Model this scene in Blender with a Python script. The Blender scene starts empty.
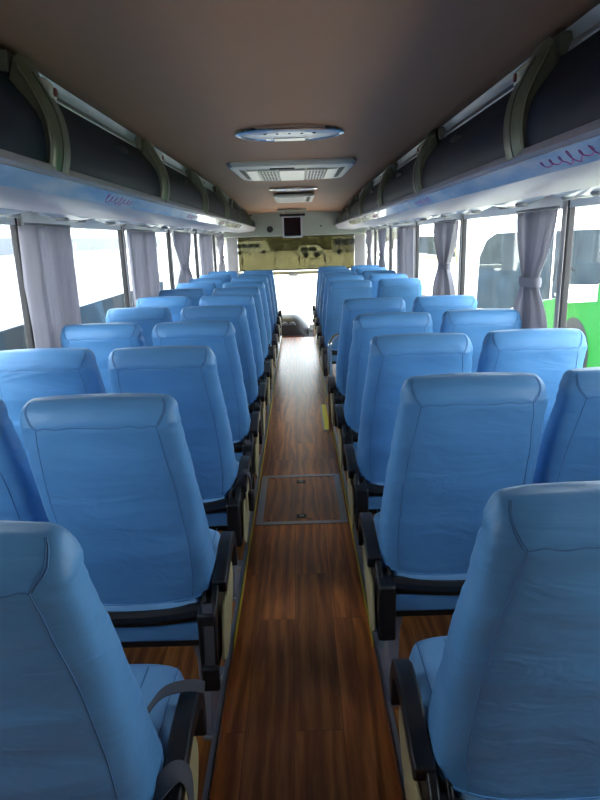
import bpy, bmesh, math, random
from mathutils import Vector, Matrix, noise
R = math.radians; PI = math.pi
S = bpy.context.scene
C = S.collection
random.seed(7)
XC = -0.022                      # centre line of the coach

# ------------------------------------------------------------------ camera
cd = bpy.data.cameras.new('camera'); cam = bpy.data.objects.new('camera', cd); C.objects.link(cam)
F = 600.0
cd.sensor_fit = 'VERTICAL'; cd.sensor_height = 32.0; cd.sensor_width = 24.0
cd.lens = F / 800.0 * 32.0
cd.clip_start = 0.02; cd.clip_end = 400
P, RL, YW, HC = R(15.0), R(1.8), R(-0.2), 1.50
fw = Vector((math.sin(YW)*math.cos(P), math.cos(YW)*math.cos(P), -math.sin(P)))
rt = Vector((math.cos(YW), -math.sin(YW), 0)); up = rt.cross(fw)
r2 = rt*math.cos(RL) - up*math.sin(RL); u2 = rt*math.sin(RL) + up*math.cos(RL)
mw = Matrix((r2, u2, -fw)).transposed().to_4x4(); mw.translation = Vector((0, 0, HC))
cam.matrix_world = mw
S.camera = cam

# ------------------------------------------------------------------ world, sun, exposure
W = bpy.data.worlds.new('sky'); S.world = W; W.use_nodes = True
wn = W.node_tree.nodes; wl = W.node_tree.links; wn.clear()
wo = wn.new('ShaderNodeOutputWorld'); wb = wn.new('ShaderNodeBackground')
tc = wn.new('ShaderNodeTexCoord'); sx = wn.new('ShaderNodeSeparateXYZ'); wr = wn.new('ShaderNodeValToRGB')
wl.new(tc.outputs['Generated'], sx.inputs[0]); wl.new(sx.outputs['Z'], wr.inputs[0])
wr.color_ramp.elements[0].position = 0.0; wr.color_ramp.elements[0].color = (0.93, 0.96, 1.0, 1)
wr.color_ramp.elements[1].position = 0.7; wr.color_ramp.elements[1].color = (0.72, 0.84, 1.0, 1)
wl.new(wr.outputs[0], wb.inputs[0]); wb.inputs[1].default_value = 1.5
wl.new(wb.outputs[0], wo.inputs[0])
sd = bpy.data.lights.new('sun', 'SUN'); sd.energy = 3.0; sd.angle = R(3); sd.color = (1, 0.97, 0.92)
sun = bpy.data.objects.new('sun', sd); C.objects.link(sun)
sun.rotation_euler = (R(-28), R(-4), 0)     # high, from ahead of the coach
S.view_settings.view_transform = 'Standard'; S.view_settings.look = 'None'
S.view_settings.gamma = 1.0; S.view_settings.use_curve_mapping = False
S.view_settings.exposure = 2.3

# ------------------------------------------------------------------ materials
def mat(name, col, rough=0.5, metal=0.0, spec=0.5, noise_amt=0.0, nscale=8.0, bump=0.0, bscale=60.0, coat=0.0, sheen=0.0):
    m = bpy.data.materials.new(name); m.use_nodes = True
    nt = m.node_tree; b = nt.nodes['Principled BSDF']
    b.inputs['Base Color'].default_value = (*col, 1); b.inputs['Roughness'].default_value = rough
    b.inputs['Metallic'].default_value = metal; b.inputs['Specular IOR Level'].default_value = spec
    b.inputs['Coat Weight'].default_value = coat
    b.inputs['Sheen Weight'].default_value = sheen
    t = nt.nodes.new('ShaderNodeTexCoord')
    if noise_amt >= 0:
        n = nt.nodes.new('ShaderNodeTexNoise'); n.inputs['Scale'].default_value = nscale; n.inputs['Detail'].default_value = 4
        nt.links.new(t.outputs['Object'], n.inputs['Vector'])
        r = nt.nodes.new('ShaderNodeValToRGB'); a = max(noise_amt, 0.02)
        r.color_ramp.elements[0].position = 0.3; r.color_ramp.elements[1].position = 0.7
        r.color_ramp.elements[0].color = (*[c*(1-a) for c in col], 1)
        r.color_ramp.elements[1].color = (*[min(1, c*(1+a)) for c in col], 1)
        nt.links.new(n.outputs['Fac'], r.inputs[0]); nt.links.new(r.outputs[0], b.inputs['Base Color'])
    if bump > 0:
        n2 = nt.nodes.new('ShaderNodeTexNoise'); n2.inputs['Scale'].default_value = bscale; n2.inputs['Detail'].default_value = 3
        nt.links.new(t.outputs['Object'], n2.inputs['Vector'])
        bp = nt.nodes.new('ShaderNodeBump'); bp.inputs['Strength'].default_value = bump; bp.inputs['Distance'].default_value = 0.01
        nt.links.new(n2.outputs['Fac'], bp.inputs['Height']); nt.links.new(bp.outputs[0], b.inputs['Normal'])
    return m

def glass(name, tint=(0.93, 0.96, 0.95), refl=1.0):
    m = bpy.data.materials.new(name); m.use_nodes = True
    nt = m.node_tree; nt.nodes.clear()
    o = nt.nodes.new('ShaderNodeOutputMaterial'); mx = nt.nodes.new('ShaderNodeMixShader')
    tr = nt.nodes.new('ShaderNodeBsdfTransparent'); gl = nt.nodes.new('ShaderNodeBsdfGlossy'); fr = nt.nodes.new('ShaderNodeLayerWeight')
    tr.inputs[0].default_value = (*tint, 1); gl.inputs['Roughness'].default_value = 0.02
    fr.inputs[0].default_value = 0.5       # facing is symmetric for both faces of the pane
    pw = nt.nodes.new('ShaderNodeMath'); pw.operation = 'POWER'; pw.inputs[1].default_value = 5.0
    nt.links.new(fr.outputs['Facing'], pw.inputs[0])
    mu = nt.nodes.new('ShaderNodeMath'); mu.operation = 'MULTIPLY_ADD'; mu.inputs[1].default_value = 0.6*refl; mu.inputs[2].default_value = 0.03*refl
    nt.links.new(pw.outputs[0], mu.inputs[0]); nt.links.new(mu.outputs[0], mx.inputs[0])
    nt.links.new(tr.outputs[0], mx.inputs[1]); nt.links.new(gl.outputs[0], mx.inputs[2]); nt.links.new(mx.outputs[0], o.inputs[0])
    return m

def wood(name):
    m = bpy.data.materials.new(name); m.use_nodes = True
    nt = m.node_tree; N = nt.nodes; L = nt.links; b = N['Principled BSDF']
    t = N.new('ShaderNodeTexCoord')
    mp = N.new('ShaderNodeMapping'); mp.inputs['Rotation'].default_value = (0, 0, R(90)); mp.inputs['Location'].default_value = (0.3, 0.055, 0)
    L.new(t.outputs['Object'], mp.inputs[0])
    br = N.new('ShaderNodeTexBrick'); br.offset = 0.37; br.inputs['Scale'].default_value = 1.0
    br.inputs['Brick Width'].default_value = 0.92; br.inputs['Row Height'].default_value = 0.155
    br.inputs['Mortar Size'].default_value = 0.0009; br.inputs['Mortar Smooth'].default_value = 0.4; br.inputs['Bias'].default_value = 0
    br.inputs['Color1'].default_value = (0, 0, 0, 1); br.inputs['Color2'].default_value = (1, 1, 1, 1); br.inputs['Mortar'].default_value = (0.5, 0.5, 0.5, 1)
    L.new(mp.outputs[0], br.inputs['Vector'])
    # grain: rings stretched along the plank, shifted per plank
    ad = N.new('ShaderNodeVectorMath'); ad.operation = 'MULTIPLY_ADD'
    L.new(br.outputs['Color'], ad.inputs[0]); ad.inputs[1].default_value = (3.1, 5.7, 2.3); L.new(t.outputs['Object'], ad.inputs[2])
    m2 = N.new('ShaderNodeMapping'); m2.inputs['Scale'].default_value = (7.0, 0.8, 1.0); L.new(ad.outputs[0], m2.inputs[0])
    wv = N.new('ShaderNodeTexWave'); wv.wave_type = 'BANDS'; wv.bands_direction = 'X'
    wv.inputs['Scale'].default_value = 0.8; wv.inputs['Distortion'].default_value = 11.0; wv.inputs['Detail'].default_value = 4; wv.inputs['Detail Scale'].default_value = 1.6
    L.new(m2.outputs[0], wv.inputs['Vector'])
    m3 = N.new('ShaderNodeMapping'); m3.inputs['Scale'].default_value = (60.0, 4.0, 1.0); L.new(ad.outputs[0], m3.inputs[0])
    ns = N.new('ShaderNodeTexNoise'); ns.inputs['Scale'].default_value = 1.5; ns.inputs['Detail'].default_value = 5
    L.new(m3.outputs[0], ns.inputs['Vector'])
    mixf = N.new('ShaderNodeMath'); mixf.operation = 'MULTIPLY_ADD'; mixf.inputs[1].default_value = 0.35
    L.new(wv.outputs['Fac'], mixf.inputs[0]); 
    sc = N.new('ShaderNodeMath'); sc.operation = 'MULTIPLY'; sc.inputs[1].default_value = 0.55; L.new(ns.outputs['Fac'], sc.inputs[0])
    L.new(sc.outputs[0], mixf.inputs[2])
    rp = N.new('ShaderNodeValToRGB'); e = rp.color_ramp.elements
    e[0].position = 0.12; e[0].color = (0.19, 0.048, 0.008, 1); e[1].position = 0.72; e[1].color = (0.62, 0.225, 0.052, 1)
    k = rp.color_ramp.elements.new(0.42); k.color = (0.40, 0.118, 0.022, 1)
    L.new(mixf.outputs[0], rp.inputs[0])
    # plank to plank tone
    hv = N.new('ShaderNodeHueSaturation'); L.new(rp.outputs[0], hv.inputs['Color'])
    mr = N.new('ShaderNodeMapRange'); mr.inputs['To Min'].default_value = 0.78; mr.inputs['To Max'].default_value = 1.25
    L.new(br.outputs['Color'], mr.inputs[0]); L.new(mr.outputs[0], hv.inputs['Value'])
    mm = N.new('ShaderNodeMix'); mm.data_type = 'RGBA'; L.new(br.outputs['Fac'], mm.inputs[0]); L.new(hv.outputs[0], mm.inputs[6]); mm.inputs[7].default_value = (0.05, 0.015, 0.006, 1)
    L.new(mm.outputs[2], b.inputs['Base Color'])
    b.inputs['Roughness'].default_value = 0.31; b.inputs['Specular IOR Level'].default_value = 0.6
    bp = N.new('ShaderNodeBump'); bp.inputs['Strength'].default_value = 0.12; bp.inputs['Distance'].default_value = 0.002
    L.new(mixf.outputs[0], bp.inputs['Height']); L.new(bp.outputs[0], b.inputs['Normal'])
    return m

def sky_decal(name):
    m = bpy.data.materials.new(name); m.use_nodes = True
    nt = m.node_tree; N = nt.nodes; L = nt.links; b = N['Principled BSDF']
    t = N.new('ShaderNodeTexCoord'); mp = N.new('ShaderNodeMapping'); mp.inputs['Scale'].default_value = (9, 2.2, 9)
    L.new(t.outputs['Object'], mp.inputs[0])
    n = N.new('ShaderNodeTexNoise'); n.inputs['Scale'].default_value = 1.3; n.inputs['Detail'].default_value = 3; L.new(mp.outputs[0], n.inputs['Vector'])
    r = N.new('ShaderNodeValToRGB'); e = r.color_ramp.elements
    e[0].position = 0.34; e[0].color = (0.36, 0.47, 0.64, 1); e[1].position = 0.60; e[1].color = (0.80, 0.75, 0.76, 1)
    k = e.new(0.48); k.color = (0.52, 0.60, 0.74, 1)
    L.new(n.outputs['Fac'], r.inputs[0]); L.new(r.outputs[0], b.inputs['Base Color']); b.inputs['Roughness'].default_value = 0.16
    b.inputs['Coat Weight'].default_value = 0.5
    return m

def vinyl(name, col):
    """seat cover cloth: worn leatherette with slow tone changes and soft creases"""
    m = mat(name, col, 0.42, spec=0.45, noise_amt=0.09, nscale=3.5)
    nt = m.node_tree; N = nt.nodes; L = nt.links; b = N['Principled BSDF']
    t = N.new('ShaderNodeTexCoord')
    mp = N.new('ShaderNodeMapping'); mp.inputs['Scale'].default_value = (5, 5, 16); mp.inputs['Rotation'].default_value = (0, R(12), 0)
    L.new(t.outputs['Object'], mp.inputs[0])
    n = N.new('ShaderNodeTexNoise'); n.inputs['Scale'].default_value = 1.0; n.inputs['Detail'].default_value = 3; n.inputs['Distortion'].default_value = 0.8
    L.new(mp.outputs[0], n.inputs['Vector'])
    n2 = N.new('ShaderNodeTexNoise'); n2.inputs['Scale'].default_value = 420; L.new(t.outputs['Object'], n2.inputs['Vector'])
    b1 = N.new('ShaderNodeBump'); b1.inputs['Strength'].default_value = 0.35; b1.inputs['Distance'].default_value = 0.02; L.new(n.outputs['Fac'], b1.inputs['Height'])
    b2 = N.new('ShaderNodeBump'); b2.inputs['Strength'].default_value = 0.10; b2.inputs['Distance'].default_value = 0.0008; L.new(n2.outputs['Fac'], b2.inputs['Height'])
    L.new(b1.outputs[0], b2.inputs['Normal']); L.new(b2.outputs[0], b.inputs['Normal'])
    return m

M = {}
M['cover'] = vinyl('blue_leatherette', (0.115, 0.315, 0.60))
M['cushion'] = vinyl('top_lit_blue_leatherette', (0.19, 0.40, 0.66))  # cover blue made paler: light from above is put into the cushion colour
M['seam'] = mat('dark_blue_seam', (0.07, 0.19, 0.40), 0.6)
M['black'] = mat('black_plastic', (0.012, 0.012, 0.014), 0.38, bump=0.1, bscale=300)
M['blackmetal'] = mat('black_painted_steel', (0.010, 0.010, 0.011), 0.3)
M['cream'] = mat('cream_plastic', (0.50, 0.42, 0.22), 0.5)
M['alu'] = mat('brushed_aluminium', (0.42, 0.43, 0.46), 0.38, metal=0.75, noise_amt=0.05, nscale=30)
M['chrome'] = mat('polished_steel', (0.7, 0.68, 0.66), 0.18, metal=1.0)
M['legpaint'] = mat('grey_painted_leg', (0.27, 0.27, 0.31), 0.45)
M['belt'] = mat('grey_webbing', (0.075, 0.075, 0.088), 0.7, bump=0.3, bscale=500)
M['red'] = mat('red_plastic', (0.6, 0.02, 0.02), 0.35)
M['button'] = mat('dull_red_button', (0.16, 0.03, 0.02), 0.4)
M['yellow'] = mat('yellow_marking', (0.75, 0.62, 0.04), 0.5)
M['wood'] = wood('orange_brown_wood_vinyl')
M['ceiling'] = mat('brown_ceiling_cloth', (0.38, 0.21, 0.13), 0.75, noise_amt=0.03, nscale=1.5, bump=0.08, bscale=200)
M['rack'] = mat('grey_lilac_rack_plastic', (0.38, 0.36, 0.42), 0.42, noise_amt=0.03)
M['rail'] = mat('rack_rail_grey', (0.30, 0.32, 0.36), 0.35, metal=0.35)
M['bracket'] = mat('olive_grey_bracket', (0.13, 0.138, 0.098), 0.34, metal=0.25, noise_amt=0.03)
M['bracket_light'] = mat('olive_edge_bead', (0.20, 0.21, 0.15), 0.35, metal=0.3)
M['door'] = mat('dark_navy_smoked_panel', (0.012, 0.016, 0.030), 0.5, spec=0.2, noise_amt=0.1)
M['orange'] = mat('red_orange_stripe', (0.35, 0.05, 0.015), 0.4)
M['housing'] = mat('pale_housing', (0.55, 0.56, 0.52), 0.35)
M['decal'] = sky_decal('sky_and_cloud_film')
M['script'] = mat('magenta_script', (0.42, 0.06, 0.28), 0.4)
def cloth(name, col):
    m = mat(name, col, 0.9, noise_amt=0.05, nscale=6, bump=0.15, bscale=350)
    nt = m.node_tree; o = [n for n in nt.nodes if n.type == 'OUTPUT_MATERIAL'][0]; b = nt.nodes['Principled BSDF']
    t = nt.nodes.new('ShaderNodeBsdfTranslucent'); t.inputs[0].default_value = (0.60, 0.58, 0.61, 1)
    mx = nt.nodes.new('ShaderNodeMixShader'); mx.inputs[0].default_value = 0.45
    nt.links.new(b.outputs[0], mx.inputs[1]); nt.links.new(t.outputs[0], mx.inputs[2]); nt.links.new(mx.outputs[0], o.inputs[0])
    return m
M['curtain'] = cloth('grey_lilac_curtain', (0.52, 0.49, 0.54))
M['wall'] = mat('grey_wall_panel', (0.30, 0.31, 0.35), 0.7, noise_amt=0.04)
M['pillar'] = mat('dark_window_pillar', (0.03, 0.028, 0.03), 0.5)
M['pillar_trim'] = mat('beige_pillar_trim', (0.42, 0.39, 0.38), 0.5)
M['glass'] = glass('window_glass')
M['film'] = glass('yellow_green_sun_film', (0.225, 0.212, 0.145), 0.6)
M['bulk'] = mat('pale_green_grey_bulkhead', (0.33, 0.36, 0.31), 0.5)
M['screen'] = mat('dark_brown_screen', (0.02, 0.006, 0.008), 0.15)
M['vent'] = mat('warm_white_vent', (0.50, 0.49, 0.43), 0.4)
M['lens'] = mat('pale_blue_lens', (0.36, 0.44, 0.56), 0.35, coat=0.1)
M['frost'] = mat('frosted_diffuser', (0.62, 0.58, 0.52), 0.3)
M['dark'] = mat('dark_slot', (0.015, 0.014, 0.014), 0.6)
M['unit'] = mat('blue_grey_service_unit', (0.30, 0.36, 0.45), 0.25, coat=0.3)
M['dash'] = mat('dark_brown_dashboard', (0.035, 0.028, 0.026), 0.4)
M['dashwood'] = mat('brown_red_dash_trim', (0.20, 0.055, 0.03), 0.3)
M['gauge'] = mat('pale_gauge_face', (0.5, 0.5, 0.48), 0.4)
M['grey'] = mat('mid_grey_plastic', (0.22, 0.22, 0.23), 0.45)
M['ground'] = mat('pale_concrete', (0.60, 0.56, 0.48), 0.9, noise_amt=0.08, nscale=0.4)
M['white'] = mat('white_vehicle_paint', (0.82, 0.83, 0.85), 0.25, coat=0.6)
M['green'] = mat('bright_green_paint', (0.012, 0.165, 0.018), 0.5, spec=0.06)
M['yellowpaint'] = mat('pale_yellow_paint', (0.25, 0.20, 0.04), 0.3)
M['tint'] = mat('tinted_vehicle_glass', (0.045, 0.058, 0.068), 0.3, spec=0.0, noise_amt=0.35, nscale=1.2)
M['band'] = mat('blue_grey_band', (0.13, 0.15, 0.18), 0.4)
M['palegrey'] = mat('pale_grey_band', (0.50, 0.53, 0.58), 0.3)
M['tyre'] = mat('tyre_rubber', (0.02, 0.02, 0.02), 0.8)
M['foliage'] = mat('tree_foliage', (0.23, 0.225, 0.17), 0.9, noise_amt=0.6, nscale=1.0)
M['bark'] = mat('tree_bark', (0.08, 0.055, 0.035), 0.9)
M['plaster'] = mat('pale_plaster', (0.42, 0.40, 0.36), 0.9)
M['shutter'] = mat('dark_window_opening', (0.06, 0.07, 0.08), 0.3)

# ------------------------------------------------------------------ mesh helpers
class MB:
    def __init__(s): s.bm = bmesh.new()
    def box(s, x0, x1, y0, y1, z0, z1, mx=None):
        vs = [s.bm.verts.new(Vector((x, y, z)) if mx is None else mx @ Vector((x, y, z))) for x in (x0, x1) for y in (y0, y1) for z in (z0, z1)]
        for f in ((0, 1, 3, 2), (4, 6, 7, 5), (0, 4, 5, 1), (2, 3, 7, 6), (0, 2, 6, 4), (1, 5, 7, 3)):
            s.bm.faces.new([vs[i] for i in f])
        return s
    def loft(s, rings, close=True, caps=True, loop=False):
        rr = [[s.bm.verts.new(p) for p in r] for r in rings]
        n = len(rr[0]); m = len(rr)
        for i in range(m if loop else m-1):
            a, b = rr[i], rr[(i+1) % m]
            for j in range(n if close else n-1):
                k = (j+1) % n
                s.bm.faces.new((a[j], a[k], b[k], b[j]))
        if caps and close and not loop:
            s.bm.faces.new(rr[0][::-1]); s.bm.faces.new(rr[-1])
        return s
    def tube(s, pts, r, n=8, flat=1.0, upv=None):
        pts = [Vector(p) for p in pts]; rings = []
        prev = None
        for i, p in enumerate(pts):
            d = (pts[min(i+1, len(pts)-1)] - pts[max(i-1, 0)]).normalized()
            a = Vector(upv) if upv is not None else (prev if prev is not None else (Vector((0, 0, 1)) if abs(d.z) < 0.9 else Vector((1, 0, 0))))
            sx_ = d.cross(a).normalized(); sy = sx_.cross(d).normalized(); prev = sy
            rad = r[i] if isinstance(r, (list, tuple)) else r
            rings.append([p + sx_*math.cos(2*PI*k/n)*rad + sy*math.sin(2*PI*k/n)*rad*flat for k in range(n)])
        return s.loft(rings)
    def prism(s, poly, axis, a, b, mx=None):
        def P3(u, v, w):
            q = Vector((w, u, v)) if axis == 'x' else (Vector((u, w, v)) if axis == 'y' else Vector((u, v, w)))
            return mx @ q if mx is not None else q
        return s.loft([[P3(u, v, a) for u, v in poly], [P3(u, v, b) for u, v in poly]])
    def lathe(s, prof, c, axis='z', n=24, ex=1.0, ey=1.0):
        rings = []
        for r, h in prof:
            ring = []
            for k in range(n):
                a = 2*PI*k/n; u, v = math.cos(a)*r*ex, math.sin(a)*r*ey
                q = {'z': (u, v, h), 'y': (u, h, v), 'x': (h, u, v)}[axis]
                ring.append(Vector(c) + Vector(q))
            rings.append(ring)
        return s.loft(rings)
    def build(s, name, m, parent=None, smooth=35, bevel=0, seg=2):
        bmesh.ops.remove_doubles(s.bm, verts=s.bm.verts, dist=1e-6)
        bmesh.ops.recalc_face_normals(s.bm, faces=s.bm.faces)
        me = bpy.data.meshes.new(name); s.bm.to_mesh(me); s.bm.free()
        me.materials.append(m)
        if smooth:
            me.polygons.foreach_set('use_smooth', [True]*len(me.polygons))
            me.set_sharp_from_angle(angle=R(smooth))
        o = bpy.data.objects.new(name, me); C.objects.link(o)
        if parent is not None: o.parent = parent
        if bevel:
            b = o.modifiers.new('bevel', 'BEVEL'); b.width = bevel; b.segments = seg; b.limit_method = 'ANGLE'; b.angle_limit = R(40)
        return o

def tag(o, label, cat, group=None, kind=None):
    o['label'] = label; o['category'] = cat
    if group: o['group'] = group
    if kind: o['kind'] = kind
    return o
def thing(name, label, cat, loc=(0, 0, 0), rz=0, group=None):
    o = bpy.data.objects.new(name, None); o.empty_display_size = 0.1; C.objects.link(o)
    o.location = loc; o.rotation_euler = (0, 0, rz)
    return tag(o, label, cat, group)
def struct(o): o['kind'] = 'structure'; return o
KIDS = {}
def copy_tree(o, parent=None):
    c = o.copy(); C.objects.link(c); c.parent = parent
    for ch in [k for k in ALL if k.parent == o]: copy_tree(ch, c)
    return c
def catmull(pts, n=8):
    pts = [Vector(p) for p in pts]; out = []
    for i in range(len(pts)-1):
        p0, p1, p2, p3 = pts[max(i-1, 0)], pts[i], pts[i+1], pts[min(i+2, len(pts)-1)]
        for k in range(n):
            t = k/n
            out.append(0.5*((2*p1) + (-p0+p2)*t + (2*p0-5*p1+4*p2-p3)*t*t + (-p0+3*p1-3*p2+p3)*t**3))
    out.append(pts[-1]); return out
def lerp_tab(tab, z):
    for (a, va), (b, vb) in zip(tab, tab[1:]):
        if z <= b:
            t = (z-a)/(b-a); t = max(0, min(1, t)); t = t*t*(3-2*t)*0.5 + t*0.5
            return va + (vb-va)*t
    return tab[-1][1]

# ------------------------------------------------------------------ coach shell
WL, WR = XC-1.235, XC+1.235
Y0, Y1 = -1.35, 10.6
PZ = 0.07                                       # height of the seat platforms over the aisle
AL, AR = XC-0.262, XC+0.262
def zc(y): return 2.02 if y < 6.5 else 2.02 - (y-6.5)*0.028
# floor: aisle and two platforms with the stairwell cut out on the right
m = MB(); m.box(AL, AR, Y0, 9.45, -0.06, 0); struct(m.build('floor', M['wood'], smooth=0))
m = MB(); m.box(WL, AL, Y0, 9.2, -0.06, PZ); struct(m.build('floor', M['wood'], smooth=0))
SW0, SW1 = 4.62, 5.38                            # stairwell of the middle door
m = MB(); m.box(AR, WR, Y0, SW0, -0.06, PZ); m.box(AR, WR, SW1, 9.2, -0.06, PZ); struct(m.build('floor', M['wood'], smooth=0))
m = MB(); m.box(AR, WR, SW0, SW1, -0.5, -0.46); m.box(AR, AR+0.3, SW0, SW1, -0.46, -0.24); struct(m.build('floor', M['wood'], smooth=0))
m = MB(); m.box(WL, WR, 9.45, Y1, -0.5, -0.40); m.box(WL, WR, 9.40, 9.45, -0.40, -0.06); struct(m.build('floor', M['grey'], smooth=0))
# ceiling, slightly arched
ys = [Y0, 1, 3, 5, 6.5, 8, 9.3, 10.35]
rings = []
for y in ys:
    rings.append([Vector((XC+x, y, zc(y)+0.018*(1-(x/0.76)**2))) for x in [-0.80+0.1*k for k in range(17)]])
m = MB(); m.loft(rings, close=False, caps=False)
ce = m.build('ceiling', M['ceiling']); sl = ce.modifiers.new('thick', 'SOLIDIFY'); sl.thickness = 0.03; sl.offset = 1
struct(ce)
m = MB(); m.box(WL-0.1, WR+0.1, Y0, Y1, 2.12, 2.16); m.box(WL-0.05, WL, Y0, Y1, 1.6, 2.14); m.box(WR, WR+0.05, Y0, Y1, 1.6, 2.14)
struct(m.build('ceiling', M['white'], smooth=0))
# side walls below the windows, rear wall
SILL, WTOP = 0.82, 1.64
m = MB(); m.box(WL-0.05, WL, Y0, 9.6, -0.5, SILL); struct(m.build('wall_left', M['wall'], smooth=0))
m = MB(); m.box(WR, WR+0.05, Y0, SW0, -0.5, SILL); m.box(WR, WR+0.05, SW1, 9.6, -0.5, SILL); struct(m.build('wall_right', M['wall'], smooth=0))
m = MB(); m.box(WL, WR, Y0-0.05, Y0, -0.5, 2.14); struct(m.build('wall_rear', M['wall'], smooth=0))  # unseen, closed without a window to keep light off the nearest seats
m = MB(); m.box(WL, WR, Y1, Y1+0.05, -0.5, -0.02); struct(m.build('wall_front', M['wall'], smooth=0))
# middle door leaf beside the stairwell
d = MB().box(WR, WR+0.04, SW0, SW1, -0.46, SILL).build('door_1', M['wall'], smooth=0, bevel=0.01); struct(d)
# pillars and window panes
WS = 1.095
LP = [y*WS for y in (-0.42, 1.09, 2.56, 4.08, 5.58, 7.05, 8.6)]
RP = [y*1.065 for y in (-0.60, 1.00, 2.62, 4.27, 5.92, 7.60, 9.1)]
wi = 1; ti = 1
for side, xs, PL in ((-1, WL, LP), (1, WR, RP)):
    q_ = 0.12; t = MB().box(min(xs, xs+0.05*side), max(xs, xs+0.05*side), Y0, q_-0.01, SILL, WTOP+0.1).build('wall_left' if side < 0 else 'wall_right', M['wall'], smooth=0); struct(t)  # unseen solid panel added in place of rear side windows, dims the nearest seats
    prev = q_
    for p in PL[1:] + [Y1]:
        a = MB().box(xs+0.018*side, xs+0.026*side, prev+0.02, p-0.02, SILL, WTOP).build('window_%d' % wi, M['glass'], smooth=0); struct(a); wi += 1
        fr = MB()
        for z0, z1 in ((SILL, SILL+0.03), (WTOP-0.03, WTOP)): fr.box(xs+0.005*side, xs+0.04*side, prev+0.02, p-0.02, z0, z1)
        fr.build('window_frame', M['pillar'], a, smooth=0)
        prev = p
    for p in PL[1:]:
        t = MB().box(xs-0.006*side, xs+0.03*side, p-0.005, p+0.03, SILL-0.02, WTOP+0.02).build('trim_%d' % ti, M['pillar'], smooth=0, bevel=0.008)
        struct(t); ti += 1
        t = MB().box(xs-0.012*side, xs-0.006*side, p+0.0, p+0.045, SILL-0.02, WTOP+0.02).build('trim_%d' % ti, M['pillar_trim'], smooth=0, bevel=0.003)
        struct(t); ti += 1
# front corner pillars
for s in (-1, 1):
    pts = [(XC+s*0.985, 10.45), (XC+s*1.17, 10.40), (XC+s*1.17, 10.62), (XC+s*1.02, 10.64)]
    m = MB(); m.prism(pts, 'z', -0.4, 1.72)
    struct(m.build('trim_%d' % ti, M['pillar_trim'], bevel=0.02)); ti += 1

# windscreen and the bulkhead above it
m = MB(); m.box(WL, WR, 10.60, 10.61, -0.05, 1.60); struct(m.build('window_%d' % wi, M['glass'], smooth=0))
bk = MB()
bk.prism([(10.22, 1.92), (10.30, 1.565), (10.36, 1.555), (10.60, 1.555), (10.60, 2.0), (10.22, 2.0)], 'x', WL, WR)
bko = bk.build('wall_front', M['bulk'], bevel=0.01); struct(bko)
MB().lathe([(0.001, 0), (0.05, 0), (0.052, 0.004), (0.052, 0.02)], (XC-0.42, 10.245, 1.67), 'y').build('speaker', M['dark'], bko)
MB().lathe([(0.001, 0), (0.014, 0), (0.014, 0.02)], (XC+0.42, 10.245, 1.70), 'y', n=12).build('screw', M['dark'], bko)

# aisle edge nosing: aluminium with a yellow strip
for s, xe, segs in ((-1, AL, [(Y0, 9.2)]), (1, AR, [(Y0, SW0), (SW1, 9.2)])):
    m = MB(); y_ = MB()
    for a, b in segs:
        m.box(min(xe-0.004*s, xe+0.014*s), max(xe+0.014*s, xe-0.004*s), a, b, PZ, PZ+0.004)
        m.box(min(xe, xe-0.004*s), max(xe, xe-0.004*s), a, b, PZ-0.012, PZ+0.004)
        x0, x1 = sorted((xe-0.001*s, xe-0.0065*s)); y_.box(x0, x1, max(a, 1.9), b, 0.040, PZ-0.004)
    o = m.build('trim_%d' % ti, M['alu'], smooth=0); struct(o); ti += 1
    y_.build('yellow_strip', M['yellow'], o, smooth=0)
# stairwell nosing
m = MB(); m.box(AR-0.075, AR-0.035, SW0-0.02, SW1, 0.0, 0.006); m.box(AR-0.035, AR+0.10, SW0-0.02, SW0+0.0, 0.0, 0.006)
m.box(AR-0.01, AR+0.0, SW0, SW1, -0.04, 0.006)
o = m.build('trim_%d' % ti, M['alu'], smooth=0); struct(o); ti += 1
MB().box(AR-0.062, AR-0.022, SW0+0.0, SW1, 0.0045, 0.008).build('yellow_strip', M['yellow'], o, smooth=0)

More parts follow.
